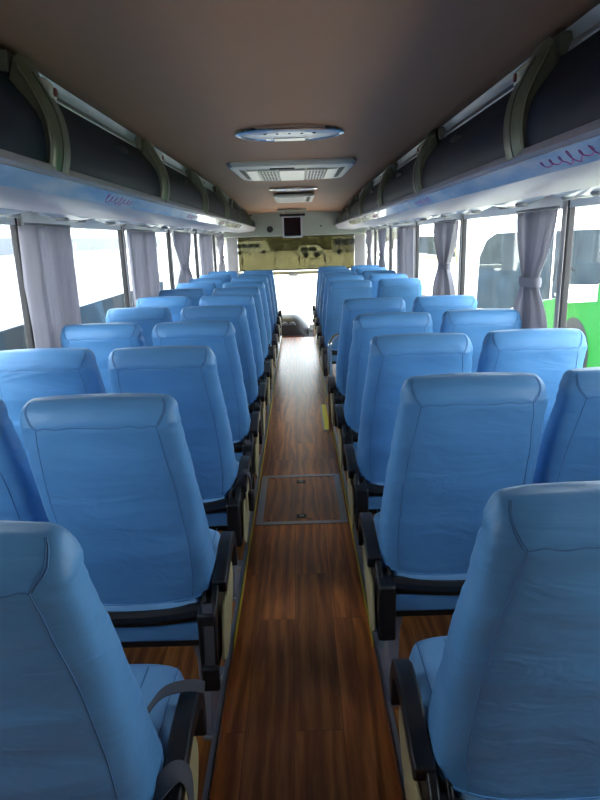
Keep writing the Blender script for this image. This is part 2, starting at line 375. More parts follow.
# ------------------------------------------------------------------ luggage racks
ARC = [(0.742, 1.985), (0.715, 1.955), (0.672, 1.905), (0.643, 1.855), (0.632, 1.80), (0.634, 1.75), (0.645, 1.705)]
def arcp(n=6): return [(p.x, p.y) for p in catmull([(a, b, 0) for a, b in ARC], n)]
def off(poly, d):
    out = []
    for i, (x, z) in enumerate(poly):
        a = poly[max(i-1, 0)]; b = poly[min(i+1, len(poly)-1)]
        tx, tz = b[0]-a[0], b[1]-a[1]; l = math.hypot(tx, tz)
        out.append((x - tz/l*d, z + tx/l*d))
    return out
YE = 10.25
def sag(y): return (zc(y)-2.02)
for s, side in ((-1, 'left'), (1, 'right')):
    X = lambda x: XC + s*x
    rk = thing('luggage_rack', 'overhead luggage rack running along the %s side above the windows' % side, 'luggage rack', (XC+s*0.9, 4.4, 1.66))
    off0 = Vector((-(XC+s*0.9), -4.4, -1.66))
    def B(mb, name, mm, par=None, **k):
        o = mb.build(name, mm, par or rk, **k)
        if par is None: o.location = off0
        return o
    def sweep(mb, poly, y0, y1, n=8, follow=1.0):
        rings = []
        for i in range(n+1):
            y = y0 + (y1-y0)*i/n
            rings.append([Vector((X(px), y, pz + sag(y)*follow*max(0, min(1, (pz-1.7)/0.3)))) for px, pz in poly])
        mb.loft(rings); return mb
    # shell and soffit
    shell = [(0.647, 1.712), (0.643, 1.70), (0.652, 1.692), (0.692, 1.652), (0.70, 1.648), (0.80, 1.636), (0.94, 1.628), (0.955, 1.636), (0.975, 1.658), (1.235, 1.664),
             (1.235, 1.70), (0.70, 1.70), (0.665, 1.722), (0.655, 1.722)]
    B(sweep(MB(), shell, Y0, YE), 'soffit', M['rack'])
    bd = [(0.6505, 1.6895), (0.690, 1.6500), (0.6885, 1.6475), (0.6485, 1.6870)]
    B(sweep(MB(), bd, Y0, 7.6), 'sky_print_band', M['decal'])
    # rail of two aluminium strips along the ceiling edge
    r1 = [(0.752, 2.028), (0.764, 2.012), (0.770, 1.988), (0.776, 1.988), (0.79, 2.03)]
    r2_ = [(0.766, 1.985), (0.758, 1.966), (0.766, 1.944), (0.785, 1.940), (0.79, 1.99)]
    o = B(sweep(MB(), r1, Y0, YE), 'rail', M['rail'])
    o = B(sweep(MB(), r2_, Y0, YE), 'rail', M['alu'])
    B(sweep(MB(), [(0.79, 2.03), (0.79, 1.94), (0.81, 1.94), (0.81, 2.10), (0.79, 2.10)], Y0, YE), 'back_panel', M['rack'])
    # arched doors and brackets
    AB = [(p.x, p.y) for p in catmull([(a, b, 0) for a, b in [(0.712, 2.004), (0.690, 1.965), (0.660, 1.91), (0.638, 1.855), (0.630, 1.80), (0.633, 1.75), (0.645, 1.705)]], 5)]
    arc = arcp(5); inner = off(arc, -0.032 if True else 0)
    cen = (0.78, 1.82)
    def shrink(poly, d):
        out = []
        for x, z in poly:
            dx, dz = x-cen[0], z-cen[1]; l = math.hypot(dx, dz); out.append((x - dx/l*d, z - dz/l*d))
        return out
    dr = shrink(arc, 0.030)[1:]; dr2 = shrink(arc, 0.042)[1:]
    yb = [1.84-1.42*2, 1.84-1.42] + [1.84+1.42*k for k in range(6)]
    ends = [y for y in yb] + [YE]
    for i, y in enumerate(yb):
        # door between this bracket and the next
        a, b = y+0.04, (yb[i+1]-0.04 if i+1 < len(yb) else YE-0.02)
        dm = MB(); sweep(dm, dr + dr2[::-1], a, b, 3)
        dd = B(dm, 'door', M['door'])
        hm = MB(); yc = (a+b)/2 + 0.1
        hx, hz = dr[len(dr)*5//9 if False else 10]
        hm.lathe([(0.001, -0.012), (0.030, -0.010), (0.042, 0.0), (0.030, 0.010), (0.001, 0.012)], (X(hx)-s*0.004, yc, hz), 'x', n=20, ex=1.9, ey=0.42)
        hm.build('handle', M['dark'], dd)
        # bracket
        bm_ = MB()
        outer = AB; w = 0.056
        secs = []
        bot = shrink(AB, 0.07)
        for k, ((ox, oz), (ix, iz)) in enumerate(zip(outer, bot)):
            t = k/(len(outer)-1); ww = w*(1.12-0.08*t) ; dz = sag(y)*max(0, min(1, (oz-1.7)/0.3))
            mxp = (ox*0.75+ix*0.25, oz*0.75+iz*0.25)
            secs.append([Vector((X(ix), y-ww, iz+dz)), Vector((X(mxp[0]), y-ww, mxp[1]+dz)), Vector((X(ox), y-ww*0.72, oz+dz)),
                         Vector((X(ox), y+ww*0.72, oz+dz)), Vector((X(mxp[0]), y+ww, mxp[1]+dz)), Vector((X(ix), y+ww, iz+dz))])
        bm_.loft(secs)
        bo = B(bm_, 'bracket', M['bracket'], smooth=50)
        # bead along the rear edge, orange stripe along the front edge, inlay line
        bm_ = MB(); pts = [(p[1]) + Vector((0, -0.002, 0)) for p in secs[3:]]; bm_.tube(pts, 0.0035, 6); bm_.build('bead', M['bracket_light'], bo)
        bm_ = MB(); pts = [p[4] + Vector((0, 0.0, 0)) for p in secs[len(secs)//3:-2]]; bm_.tube(pts, 0.0042, 6); bm_.build('stripe', M['orange'], bo)
        bm_ = MB(); pts = [p[2]*0.7+p[3]*0.3 + Vector((-s*0.001, 0, 0)) for p in secs[5:]]; bm_.tube(pts, 0.0016, 6); bm_.build('groove', M['dark'], bo)
        # round call lamp in a pale housing at the top
        hz = 1.935 + sag(y); hx = 0.690
        bm_ = MB(); bm_.prism([(hx-0.032, hz-0.030), (hx-0.034, hz+0.004), (hx-0.012, hz+0.026), (hx+0.03, hz+0.03), (hx+0.03, hz-0.02)], 'y', y+0.018, y+0.066,
                              Matrix.Translation((XC, 0, 0)) @ Matrix.Diagonal((s, 1, 1, 1)))
        ho = bm_.build('lamp_housing', M['housing'], bo, bevel=0.008, seg=3)
        bm_ = MB(); bm_.lathe([(0.001, -0.004), (0.011, -0.003), (0.012, 0.004)], (X(hx-0.035), y+0.042, hz-0.010), 'x', n=16); bm_.build('red_button', M['button'], bo)
        # cap where bracket meets the rail
        bm_ = MB(); bm_.box(min(X(0.735), X(0.80)), max(X(0.735), X(0.80)), y-0.06, y+0.05, 1.955+sag(y), 2.012+sag(y)); bm_.build('cap', M['bracket'], bo, bevel=0.006)
    # magenta looping script printed on the band
    for y0_ in ((1.32, 3.05, 5.0) if s > 0 else (2.3, 4.0, 5.6)):
        sm = MB(); pts = []
        nrm = Vector((-s*0.707, 0, -0.707)); 
        for k in range(110):
            t = k/109; th = t*2*PI*6.5
            amp = 0.019*(1.0 if t < .18 or .42 < t < .58 else 0.55)
            yy = y0_ + 0.36*t + 0.016*math.cos(th); v = amp*math.sin(th)
            c = Vector((X(0.6700), 0, 1.6680)) + nrm*0.0012
            pts.append(Vector((c.x + s*0.707*-v, yy, c.z + 0.707*v)))
        sm.tube(pts, 0.0022, 5); B(sm, 'printed_script', M['script'])

# service units (lamp and air nozzle) hanging under the soffit, one per row
ALL = []
def track(f):
    before = set(bpy.data.objects); r = f(); ALL.extend([o for o in bpy.data.objects if o not in before]); return r
ORD = ['nearest', 'second', 'third', 'fourth', 'fifth', 'sixth', 'seventh', 'eighth', 'ninth', 'tenth', 'eleventh', 'twelfth', 'thirteenth']
def mk_unit():
    t = thing('service_unit', 'x', 'overhead service unit')
    rings = []
    n = 20
    for i in range(n+1):
        u = -1+2*i/n; h = 0.034*math.sqrt(max(0, 1-u**4))*(0.75+0.25*math.cos(u*PI)); w = 0.085*max(0.15, math.sqrt(max(0, 1-u**6)))
        rings.append([Vector((w*math.cos(a), u*0.26, -abs(h)*math.sin(a)-0.001)) for a in [PI*k/12 for k in range(13)]])
    MB().loft(rings, close=True, caps=True).build('body', M['unit'], t, smooth=60)
    for yy in (-0.12, 0.12):
        MB().lathe([(0.001, -0.006), (0.022, -0.006), (0.028, 0.0), (0.030, 0.012)], (0, yy, -0.032), 'z', n=16).build('nozzle', M['grey'], t)
    MB().lathe([(0.001, -0.004), (0.030, -0.003), (0.034, 0.006)], (0, 0, -0.034), 'z', n=16, ex=1.0, ey=1.3).build('reading_lamp', M['frost'], t)
    return t
u0 = track(mk_unit)
for s, side in ((-1, 'left'), (1, 'right')):
    for i in range(11):
        o = u0 if (s < 0 and i == 0) else copy_tree(u0)
        o.location = (XC+s*1.065, 1.55+0.74*i, 1.652)
        tag(o, 'blue grey reading lamp and air unit under the %s rack, %s from the camera' % (side, ORD[i]), 'overhead service unit', 'service units under the %s rack' % side)

# ------------------------------------------------------------------ ceiling fittings
def oval_lamp(y, wx, wy, lab, holes):
    t = thing('ceiling_lamp', lab, 'ceiling lamp', (XC, y, zc(y)+0.016))
    MB().lathe([(0.97, 0.008), (1.0, -0.006), (0.99, -0.018), (0.93, -0.022), (0.91, -0.016), (0.91, 0.0)], (0, 0, 0), 'z', n=64, ex=wx, ey=wy).build('rim', M['chrome'], t)
    MB().lathe([(0.93, -0.010), (0.80, -0.018), (0.5, -0.022), (0.001, -0.023)], (0, 0, 0), 'z', n=64, ex=wx, ey=wy).build('lens', M['lens'], t)
    MB().box(-wx*0.30, wx*0.30, wy*0.30, wy*0.78, -0.026, -0.014).build('diffuser', M['frost'], t, bevel=0.006)
    for k in range(holes):
        MB().lathe([(0.001, -0.003), (0.008, -0.002), (0.009, 0.006)], ((k-(holes-1)/2)*0.062, -wy*0.30, -0.0225), 'z', n=10).build('lamp_dot', M['dark'], t)
oval_lamp(3.32, 0.283, 0.20, 'pale blue oval ceiling lamp nearest the camera with five dark dots', 5)
oval_lamp(6.75, 0.265, 0.16, 'farther pale oval ceiling lamp beyond the air vent panel', 3)
t = thing('ceiling_vent', 'large off white ceiling vent panel with two grilles between the oval lamps', 'ceiling vent', (XC, 5.0, zc(5)+0.012))
wq, lq = 0.46, 0.52
prof = [(-wq, -lq*0.9), (-wq+0.03, -lq), (wq-0.03, -lq), (wq, -lq*0.9), (wq*0.94, lq*0.86), (wq*0.88, lq), (-wq*0.88, lq), (-wq*0.94, lq*0.86)]
MB().loft([[Vector((x*k, y*k, z)) for x, y in prof] for k, z in ((1, 0.01), (1, -0.012), (0.97, -0.03), (0.90, -0.036))]).build('frame', M['vent'], t, smooth=30)
for s in (-1, 1):
    g = MB(); g.box(min(s*0.11, s*0.25), max(s*0.11, s*0.25), -0.36, 0.36, -0.05, -0.034); g.build('grille', M['vent'], t, bevel=0.004)
    gg = MB()
    for ix in range(5):
        for iy in range(6): 
            x = s*(0.132+ix*0.024); gg.box(x-0.007, x+0.007, -0.31+iy*0.112, -0.31+iy*0.112+0.062, -0.0515, -0.049)
    gg.build('grille_holes', M['dark'], t, smooth=0)
    MB().box(min(s*0.255, s*0.335), max(s*0.255, s*0.335), -0.34, 0.38, -0.046, -0.034).build('lamp_cover', M['frost'], t, bevel=0.012)
    MB().prism([(s*0.345, -0.33), (s*0.385, -0.38), (s*0.375, 0.30), (s*0.345, 0.36)], 'z', -0.0375, -0.034).build('slot', M['dark'], t, smooth=0)
MB().box(-0.10, 0.10, -0.34, 0.40, -0.050, -0.034).build('centre_cover', M['frost'], t, bevel=0.015)
MB().box(-0.16, 0.02, -0.42, -0.40, -0.044, -0.03).build('latch', M['dark'], t, bevel=0.003)
t = thing('ceiling_vent', 'smaller yellowish ceiling hatch panel beyond the second oval lamp', 'ceiling vent', (XC, 7.75, zc(7.75)+0.008))
MB().box(-0.235, 0.235, -0.58, 0.58, -0.024, 0.005).build('frame', M['vent'], t, bevel=0.01)
MB().box(-0.18, 0.13, -0.5, 0.5, -0.030, -0.022).build('cover', M['frost'], t, bevel=0.006)
for k in range(3): MB().box(0.15, 0.19, -0.45+k*0.32, -0.25+k*0.32, -0.030, -0.022).build('slot', M['dark'], t, smooth=0)

# fold-down television at the front
t = thing('television', 'small dark flat television in pale frame hanging above the windscreen', 'television', (XC-0.045, 9.6, zc(9.6)+0.014))
MB().box(-0.22, 0.22, -0.05, 0.12, -0.028, 0).build('ceiling_plate', M['bulk'], t, bevel=0.006)
MB().box(-0.19, 0.20, -0.03, 0.05, -0.105, -0.07).build('hinge_bar', M['dark'], t, bevel=0.01)
for x in (-0.13, 0.14): MB().box(x-0.014, x+0.014, -0.01, 0.02, -0.08, -0.02).build('bracket', M['vent'], t, bevel=0.003)
MB().box(-0.155, 0.155, -0.02, 0.015, -0.42, -0.10).build('casing', M['palegrey'], t, bevel=0.008)
MB().box(-0.128, 0.128, -0.026, -0.015, -0.395, -0.125).build('screen', M['screen'], t, bevel=0.003)

# roller sun blind of tinted film across the upper windscreen
t = thing('sun_blind', 'yellow green tinted roller sun blind over the upper windscreen', 'sun blind', (XC, 10.5, 1.0))
MB().box(-0.985, 0.985, -0.002, 0.002, 0.0, 0.56).build('film', M['film'], t, smooth=0)
MB().box(-1.0, 1.0, -0.02, 0.02, 0.54, 0.575).build('roller', M['dark'], t, bevel=0.01)
MB().tube([(-1.0, 0, 0), (1.0, 0, 0)], 0.012, 10).build('bottom_bar', M['dark'], t)
t = thing('windscreen_rail', 'tan crossbar with a small box under the sun blind', 'rail', (XC, 10.47, 0.94))
MB().box(-0.99, 0.99, -0.012, 0.012, -0.02, 0.035).build('bar', M['cream'], t, bevel=0.005)
MB().box(-0.14, 0.02, -0.05, 0.0, -0.045, 0.02).build('box', M['vent'], t, bevel=0.008)

# ------------------------------------------------------------------ seats
def make_backrest(seed, inner=1, zb=0.515, zt=1.13):
    """cover surface: returns function P(a, z) and builds mesh. a: angle, rear centre at -90 deg. local coords: x lateral, y forward, z world height"""
    WT = [(0.45, 0.196), (0.50, 0.208), (0.58, 0.213), (0.68, 0.213), (0.80, 0.2095), (0.92, 0.206), (1.02, 0.200), (1.08, 0.195), (1.13, 0.190)]
    YR = [(0.45, 0.125), (0.55, 0.108), (0.70, 0.082), (0.85, 0.055), (1.00, 0.024), (1.07, 0.008), (1.13, 0.024)]
    DP = [(0.45, 0.17), (0.60, 0.185), (0.75, 0.16), (0.90, 0.135), (1.05, 0.115), (1.13, 0.095)]
    def ring(z):
        w, yr, d = lerp_tab(WT, z), lerp_tab(YR, z), lerp_tab(DP, z)
        return w, yr, d
    def surf(a, z, wr=True):
        w, yr, d = ring(z)
        q = z - (zt-0.032); ix = iy = 0
        if q > 0:
            k = min(1, q/0.032); iy = 0.032*(1-math.sqrt(max(0, 1-k*k)))
        q = z - (zt-0.042)
        if q > 0:
            k = min(1, q/0.042); ix = 0.026*(1-math.sqrt(max(0, 1-k*k)))
        w -= ix; yr += iy; d -= 2*iy
        c, s_ = math.cos(a), math.sin(a); n = 3.6
        x = w*math.copysign(abs(c)**(2/n), c); y = yr + d/2 + d/2*math.copysign(abs(s_)**(2/n), s_)
        zz = z + (0.006*(1-(x/0.2)**2) if z > 1.0 else 0)*((z-1.0)/0.13 if z > 1.0 else 0)
        # bottom hem curves down in the middle, up at the corners
        if z < 0.62: zz -= 0.022*(1-(x/0.23)**2)*(0.62-z)/0.11 - 0.012*(0.62-z)/0.11
        if wr:
            v = Vector((x*6+seed*3.1, y*6, z*13)); e = noise.noise(v)
            v2 = Vector((x*15+seed, y*9, z*40+x*22*(1 if x > 0 else -1))); e2 = noise.noise(v2)
            ew = 0.35 + 0.65*max(0, (abs(x)/max(w, .01)-0.55)/0.45)
            hb = max(0, (z-1.0)/0.13) + max(0, (0.64-z)/0.14)*0.7
            h = 0.0035*e + 0.0042*e2*ew*(0.6+hb)
            # crease under the top band
            h -= (0.0025 if abs(x) < 0.72*w and y < yr+d/2 else 0)*math.exp(-((z-1.068)/0.006)**2)
            nx = Vector((x*0.35, y-(yr+d/2), 0)).normalized()
            x += nx.x*h; y += nx.y*h
        x += inner*0.020*max(0, min(1, (1.02-z)/0.40))
        return Vector((x, y, zz))
    return surf
def back_mesh(surf, zb=0.515, zt=1.13):
    n = 72; zs = [zb + (1.04-zb)*i/30 for i in range(30)] + [1.04+0.035*i/8 for i in range(8)]
    zs += [1.075 + 0.055*math.sin(PI/2*i/9) for i in range(9)] + [zt-0.00001]
    rings = [[surf(2*PI*k/n, z) for k in range(n)] for z in zs]
    m = MB()
    # underside inset ring then body then top cap
    c = sum(rings[0], Vector())/n
    m.loft([[c + (p-c)*0.82 + Vector((0, 0, 0.006)) for p in rings[0]]] + rings, caps=False)
    top = rings[-1]; cz = sum(top, Vector())/n
    caps = [[cz + (p-cz)*k + Vector((0, 0, 0.0035*(1-k))) for p in top] for k in (1.0, 0.75, 0.5, 0.25)]
    m.loft(caps, caps=False)
    m.bm.faces.new([m.bm.verts.new(p) for p in caps[-1]])
    m.bm.faces.new([m.bm.verts.new(c + (p-c)*0.82 + Vector((0, 0, 0.006))) for p in rings[0]][::-1])
    return m
def seat(aisle, inner, seed, belt):
    """inner: +1 when the aisle lies on the seat's +x side. z here is height above the aisle floor"""
    t = thing('passenger_chair', 'x', 'seat')
    surf = make_backrest(seed, inner)
    b = back_mesh(surf).build('backrest', M['cover'], t, smooth=60)
    sm = MB()
    def sp(a, z): 
        p = surf(a, z); c = Vector((0, p.y+0.05, p.z)); return p + (p-Vector((0, surf(-PI/2, z, False).y+0.08, p.z))).normalized()*0.0004
    aS = R(-53)
    for sg in (1, -1):
        A = aS if sg > 0 else -PI-aS
        zs = [0.518+(1.066-0.518)*i/26 for i in range(27)]
        sm.tube([sp(A + sg*R(6)*math.sin((z-0.5)/0.57*PI), z) for z in zs], 0.0012, 6)
        # short double seam over the shoulder corner
        for dd in (0, 0.05):
            sm.tube([sp(A + sg*(dd+0.42*k/6), 1.066 + 0.060*k/6) for k in range(7)], 0.0012, 6)
    n = 24
    sm.tube([sp(aS + (-PI-2*aS)*k/n, 1.066 + 0.002*math.sin(k)) for k in range(n+1)], 0.0013, 6)
    sm.build('seam', M['seam'], b, smooth=60)
    hm = MB(); hm.tube([surf(2*PI*k/60, 0.517) for k in range(61)], 0.003, 6); hm.build('hem', M['cover'], b, smooth=60)
    # cushion
    cm = MB(); rings = []
    for zz, ins in ((0.400, 0.02), (0.408, 0.006), (0.42, 0.0), (0.475, -0.002), (0.503, 0.004), (0.515, 0.018), (0.520, 0.045), (0.523, 0.10)):
        rg = []
        for k in range(64):
            a = 2*PI*k/64; e = 6.0; c, s_ = math.cos(a), math.sin(a)
            x = (0.217-ins)*math.copysign(abs(c)**(2/e), c); y = 0.350 + (0.250-ins)*math.copysign(abs(s_)**(2/e), s_)
            rg.append(Vector((x, y, zz - (0.006*max(0, (y-0.42)/0.15)**2 if zz > 0.45 else 0))))
        rings.append(rg)
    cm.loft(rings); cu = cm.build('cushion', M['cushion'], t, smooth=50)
    for x in (-0.075, 0.12, 0.192) if inner > 0 else (-0.192, -0.12, 0.075):
        sm = MB(); sm.tube([(x, 0.26+0.30*k/8, 0.5222 - 0.006*max(0, ((0.26+0.30*k/8)-0.42)/0.15)**2 - (0.004 if abs(x) > .18 else 0)) for k in range(9)], 0.0012, 5)
        sm.build('seam', M['seam'], cu)
    # black frame: curved bar under the cover, lower bar, side rails, hinge blocks
    fm = MB()
    fm.tube([(x, 0.112-0.010*(1-(x/0.22)**2), 0.487-0.016*(1-(x/0.22)**2)) for x in [-0.205+0.41*k/10 for k in range(11)]], 0.025, 10)
    fm.build('back_bar', M['blackmetal'], t)
    MB().box(-0.217, 0.217, 0.10, 0.56, 0.372, 0.40).build('seat_pan', M['black'], t, bevel=0.008)
    pb = MB().box(-0.205, 0.205, 0.092, 0.108, 0.398, 0.455).build('lower_panel', M['cover'], t, bevel=0.006)
    for sg in (1, -1):
        MB().prism([(0.075, 0.372), (0.105, 0.50), (0.15, 0.54), (0.20, 0.50), (0.22, 0.372)], 'x', sg*0.211-0.006, sg*0.211+0.006).build('hinge_plate', M['blackmetal'], t, bevel=0.003)
    if aisle:
        s = inner
        def bx(mb, x0, x1, *r): 
            a, c = sorted((s*x0, s*x1)); mb.box(a, c, *r); return mb
        # armrest: padded top bar with a drooping nose
        prof = [(0.14, 0.555), (0.30, 0.592), (0.385, 0.590), (0.420, 0.572), (0.438, 0.535), (0.440, 0.470), (0.428, 0.440), (0.418, 0.445), (0.408, 0.52),
                (0.385, 0.548), (0.30, 0.552), (0.15, 0.515)]
        am = MB().prism(prof, 'x', s*0.233, s*0.275)
        am.build('armrest', M['black'], t, bevel=0.007, seg=3)
        # side panel, black with a cream shield
        sp_ = [(0.06, 0.335), (0.09, 0.50), (0.14, 0.545), (0.26, 0.56), (0.36, 0.548), (0.33, 0.46), (0.29, 0.38), (0.20, 0.33)]
        MB().prism(sp_, 'x', s*0.232, s*0.252).build('side_panel', M['blackmetal'], t, bevel=0.004)
        cr = [(0.10, 0.330), (0.13, 0.40), (0.17, 0.46), (0.235, 0.455), (0.245, 0.50), (0.305, 0.515), (0.372, 0.49), (0.385, 0.43), (0.335, 0.36), (0.24, 0.305), (0.15, 0.292)]
        cr = [(p.x, p.y) for p in catmull([(a, b_, 0) for a, b_ in cr+[cr[0]]], 4)[:-1]]
        MB().prism(cr, 'x', s*0.2535, s*0.262).build('cream_panel', M['cream'], t, bevel=0.002)
        bx(MB(), 0.200, 0.252, 0.050, 0.145, 0.325, 0.51).build('recliner_box', M['black'], t, bevel=0.008)
        # leg, splayed grey post with foot
        lg = MB(); rings = []
        for zz, y0, y1, x0, x1 in ((0.372, 0.12, 0.22, 0.165, 0.215), (0.30, 0.13, 0.20, 0.175, 0.213), (0.12, 0.10, 0.24, 0.185, 0.211), (PZ+0.012, 0.08, 0.34, 0.180, 0.214)):
            rings.append([Vector((s*x0, y0, zz)), Vector((s*x1, y0, zz)), Vector((s*x1, y1, zz)), Vector((s*x0, y1, zz))])
        lg.loft(rings); lg.build('leg', M['legpaint'], t, bevel=0.004)
        bx(MB(), 0.186, 0.212, 0.07, 0.38, PZ, PZ+0.012).build('foot_plate', M['alu'], t, bevel=0.002)
    else:
        s = inner
        MB().box(min(-s*0.20, -s*0.235), max(-s*0.20, -s*0.235), 0.12, 0.5, 0.30, 0.372).build('wall_mount', M['blackmetal'], t, bevel=0.004)
        MB().box(min(s*0.19, s*0.21), max(s*0.19, s*0.21), 0.14, 0.22, PZ, 0.372).build('leg', M['legpaint'], t, bevel=0.004)
        MB().box(min(s*0.175, s*0.222), max(s*0.175, s*0.222), 0.08, 0.34, PZ, PZ+0.01).build('foot_plate', M['alu'], t, bevel=0.002)
    # belts
    def strap(pts, wv, w=0.019, th=0.0012, n=6):
        pts = catmull(pts, n); rings = []
        for i, p in enumerate(pts):
            d = (pts[min(i+1, len(pts)-1)]-pts[max(i-1, 0)]).normalized(); W_ = Vector(wv); W_ = (W_ - d*W_.dot(d)).normalized(); T = d.cross(W_)
            rings.append([p+W_*w+T*th, p-W_*w+T*th, p-W_*w-T*th, p+W_*w-T*th])
        return MB().loft(rings)
    s = inner
    if belt in ('hang', 'hang_red', 'hang_silver'):
        strap([(s*0.222, 0.10, 0.50), (s*0.228, 0.07, 0.53), (s*0.232, 0.052, 0.48), (s*0.230, 0.045, 0.40), (s*0.228, 0.045, 0.345)], (1, 0, 0), 0.014).build('belt', M['belt'], t, smooth=30)
        MB().box(min(s*0.204, s*0.254), max(s*0.204, s*0.254), 0.030, 0.052, 0.275, 0.352).build('buckle', M['black'], t, bevel=0.007)
        if belt == 'hang_red': MB().box(min(s*0.212, s*0.246), max(s*0.212, s*0.246), 0.026, 0.04, 0.335, 0.356).build('release_button', M['red'], t, bevel=0.003)
    if belt == 'over':
        strap([(s*0.20, 0.13, 0.52), (s*0.245, 0.17, 0.575), (s*0.272, 0.20, 0.585), (s*0.286, 0.215, 0.55), (s*0.285, 0.22, 0.48)], (0, 1, 0.2), 0.018).build('belt', M['belt'], t, smooth=30)
        MB().box(min(s*0.272, s*0.296), max(s*0.272, s*0.296), 0.20, 0.25, 0.405, 0.49).build('buckle', M['black'], t, bevel=0.008)
    if belt == 'drape':
        strap([(s*0.225, 0.10, 0.52), (s*0.235, 0.15, 0.572), (s*0.262, 0.19, 0.59), (s*0.283, 0.20, 0.56), (s*0.286, 0.18, 0.48), (s*0.283, 0.13, 0.40)], (0, 1, 0.3), 0.018).build('belt', M['belt'], t, smooth=30)
        strap([(s*0.02, 0.22, 0.512), (s*0.09, 0.30, 0.520), (s*0.15, 0.345, 0.548), (s*0.20, 0.375, 0.598), (s*0.255, 0.39, 0.603), (s*0.285, 0.395, 0.592)], (0, 1, 0), 0.017).build('belt', M['belt'], t, smooth=30)
    return t
CL = {('left', 'aisle'): XC-0.487, ('left', 'window'): XC-0.938, ('right', 'aisle'): XC+0.482, ('right', 'window'): XC+0.93}
rowsL = [0.672, 1.39, 2.10, 2.80] + [2.80+0.70*i for i in range(1, 8)]
rowsR = [0.745, 1.50, 2.21, 2.90, 3.66, 5.36, 6.06, 6.78, 7.50, 8.2]
rows = {('left', 'aisle'): rowsL, ('left', 'window'): [y+0.03 for y in rowsL], ('right', 'aisle'): rowsR, ('right', 'window'): [y+0.03 for y in rowsR]}
NUM = ['first', 'second', 'third', 'fourth', 'fifth', 'sixth', 'seventh', 'eighth', 'ninth', 'tenth', 'eleventh']
proto = {}
BELTS = {('left', 'aisle', 0): 'drape', ('left', 'aisle', 1): 'hang', ('left', 'aisle', 2): 'over', ('left', 'aisle', 3): 'hang', ('left', 'aisle', 4): 'hang_red'}
EXTRA = {('left', 'aisle', 0): ', belt draped over armrest', ('left', 'aisle', 1): ', black buckle hanging behind',
         ('left', 'aisle', 2): ', belt looped over armrest', ('left', 'aisle', 4): ', red buckle button',
         ('right', 'aisle', 4): ', behind the handrail', ('right', 'aisle', 5): ', ahead of the handrail'}
sd_ = 0
for (side, pos), ys_ in rows.items():
    inner = 1 if side == 'left' else -1
    for i, y in enumerate(ys_):
        bl = BELTS.get((side, pos, i), None)
        if bl is None and pos == 'aisle' and (i + (side == 'right')) % 2 == 0 and i > 4: bl = 'hang'
        if i < 3: key = (side, pos, i)
        else: key = (side, pos, bl, i % 2 if i < 6 else 0)
        if key in proto: o = copy_tree(proto[key])
        else:
            sd_ += 1; o = track(lambda: seat(pos == 'aisle', inner, sd_, bl)); proto[key] = o
        o.location = (CL[(side, pos)], y, 0)
        adj = 'aisle seat' if pos == 'aisle' else 'window seat'
        tag(o, 'blue %s %s of the aisle, %s row from the camera%s' % (adj, side, NUM[i], EXTRA.get((side, pos, i), '')), 'seat', 'blue coach seats in rows')

# ------------------------------------------------------------------ aisle things
t = thing('floor_hatch', 'wood covered floor hatch with grey metal frame in the aisle', 'floor hatch', (XC, 3.33, 0))
fm = MB()
for a in ((-0.252, 0.252, -0.35, -0.318), (-0.252, 0.252, 0.318, 0.35), (-0.252, -0.214, -0.318, 0.318), (0.214, 0.252, -0.318, 0.318)):
    fm.box(a[0], a[1], a[2], a[3], 0.0, 0.006)
fm.build('frame', M['alu'], t, bevel=0.0015)
MB().box(-0.213, 0.213, -0.315, 0.315, 0.0, 0.004).build('lid', M['wood'], t, smooth=0)
for y in (-0.255, 0.235):
    q = MB().box(-0.028, 0.028, y-0.022, y+0.022, 0.003, 0.006).build('latch', M['dark'], t, bevel=0.001)
    MB().box(-0.012, 0.012, y-0.008, y+0.008, 0.0055, 0.008).build('latch_button', M['alu'], q, bevel=0.001)
for x, y in ((-0.18, -0.30), (0.18, -0.30), (-0.18, 0.30), (0.18, 0.30)):
    MB().lathe([(0.001, 0.0055), (0.006, 0.005), (0.007, 0.002)], (x, y, 0), 'z', n=10).build('screw', M['dark'], t)

hr = MB()
pts = [(0.0, 0.04, 0.36), (0.0, 0.0, 0.35), (0.0, -0.03, 0.39), (0.0, -0.03, 0.5), (0, -0.03, 0.72), (0.01, -0.02, 0.755), (0.05, 0.0, 0.80), (0.14, 0.02, 0.805), (0.25, 0.03, 0.80)]
pts = [(p[0], p[1], p[2]-PZ) for p in pts]
o = hr.tube(catmull([(0.0, -0.03, PZ-PZ), (0, -0.03, 0.2)]+[(p[0], p[1], p[2]) for p in pts[3:]]+[(0.28, 0.03, 0.70), (0.28, 0.03, 0.3), (0.28, 0.03, 0.0)], 6), 0.018, 12).build('handrail', M['chrome'], smooth=60)
o.location = (XC+0.237, 4.40, PZ); tag(o, 'bent polished steel handrail beside the middle stairwell', 'handrail')

# ------------------------------------------------------------------ driver's area
t = thing('dashboard', 'dark curved dashboard with gauges and brown red trim at the front', 'dashboard', (XC, 10.1, -0.4))
pr = [(-0.28, 0.0), (-0.30, 0.36), (-0.26, 0.48), (-0.10, 0.62), (0.0, 0.67), (0.12, 0.69), (0.30, 0.66), (0.44, 0.60), (0.46, 0.0)]
rings = []
for k in range(21):
    x = -1.10 + 1.27*k/20; e = min(1, (0.17-x)/0.26+0.0); e = max(0.0, e); h = 0.72 + 0.28*math.sin(min(1, e)*PI/2)
    rings.append([Vector((x, y, z*h)) for y, z in pr])
MB().loft(rings).build('body', M['dash'], t, smooth=40, bevel=0.01)
MB().box(-0.95, 0.06, -0.315, -0.27, 0.30, 0.37).build('trim_strip', M['dashwood'], t, bevel=0.01)
for x in (-0.36, -0.22, -0.10):
    MB().lathe([(0.001, -0.004), (0.045, -0.004), (0.052, -0.012), (0.056, 0.02)], (x, -0.195, 0.525), 'y', n=20).build('gauge', M['gauge'] if x < -0.3 else M['grey'], t)
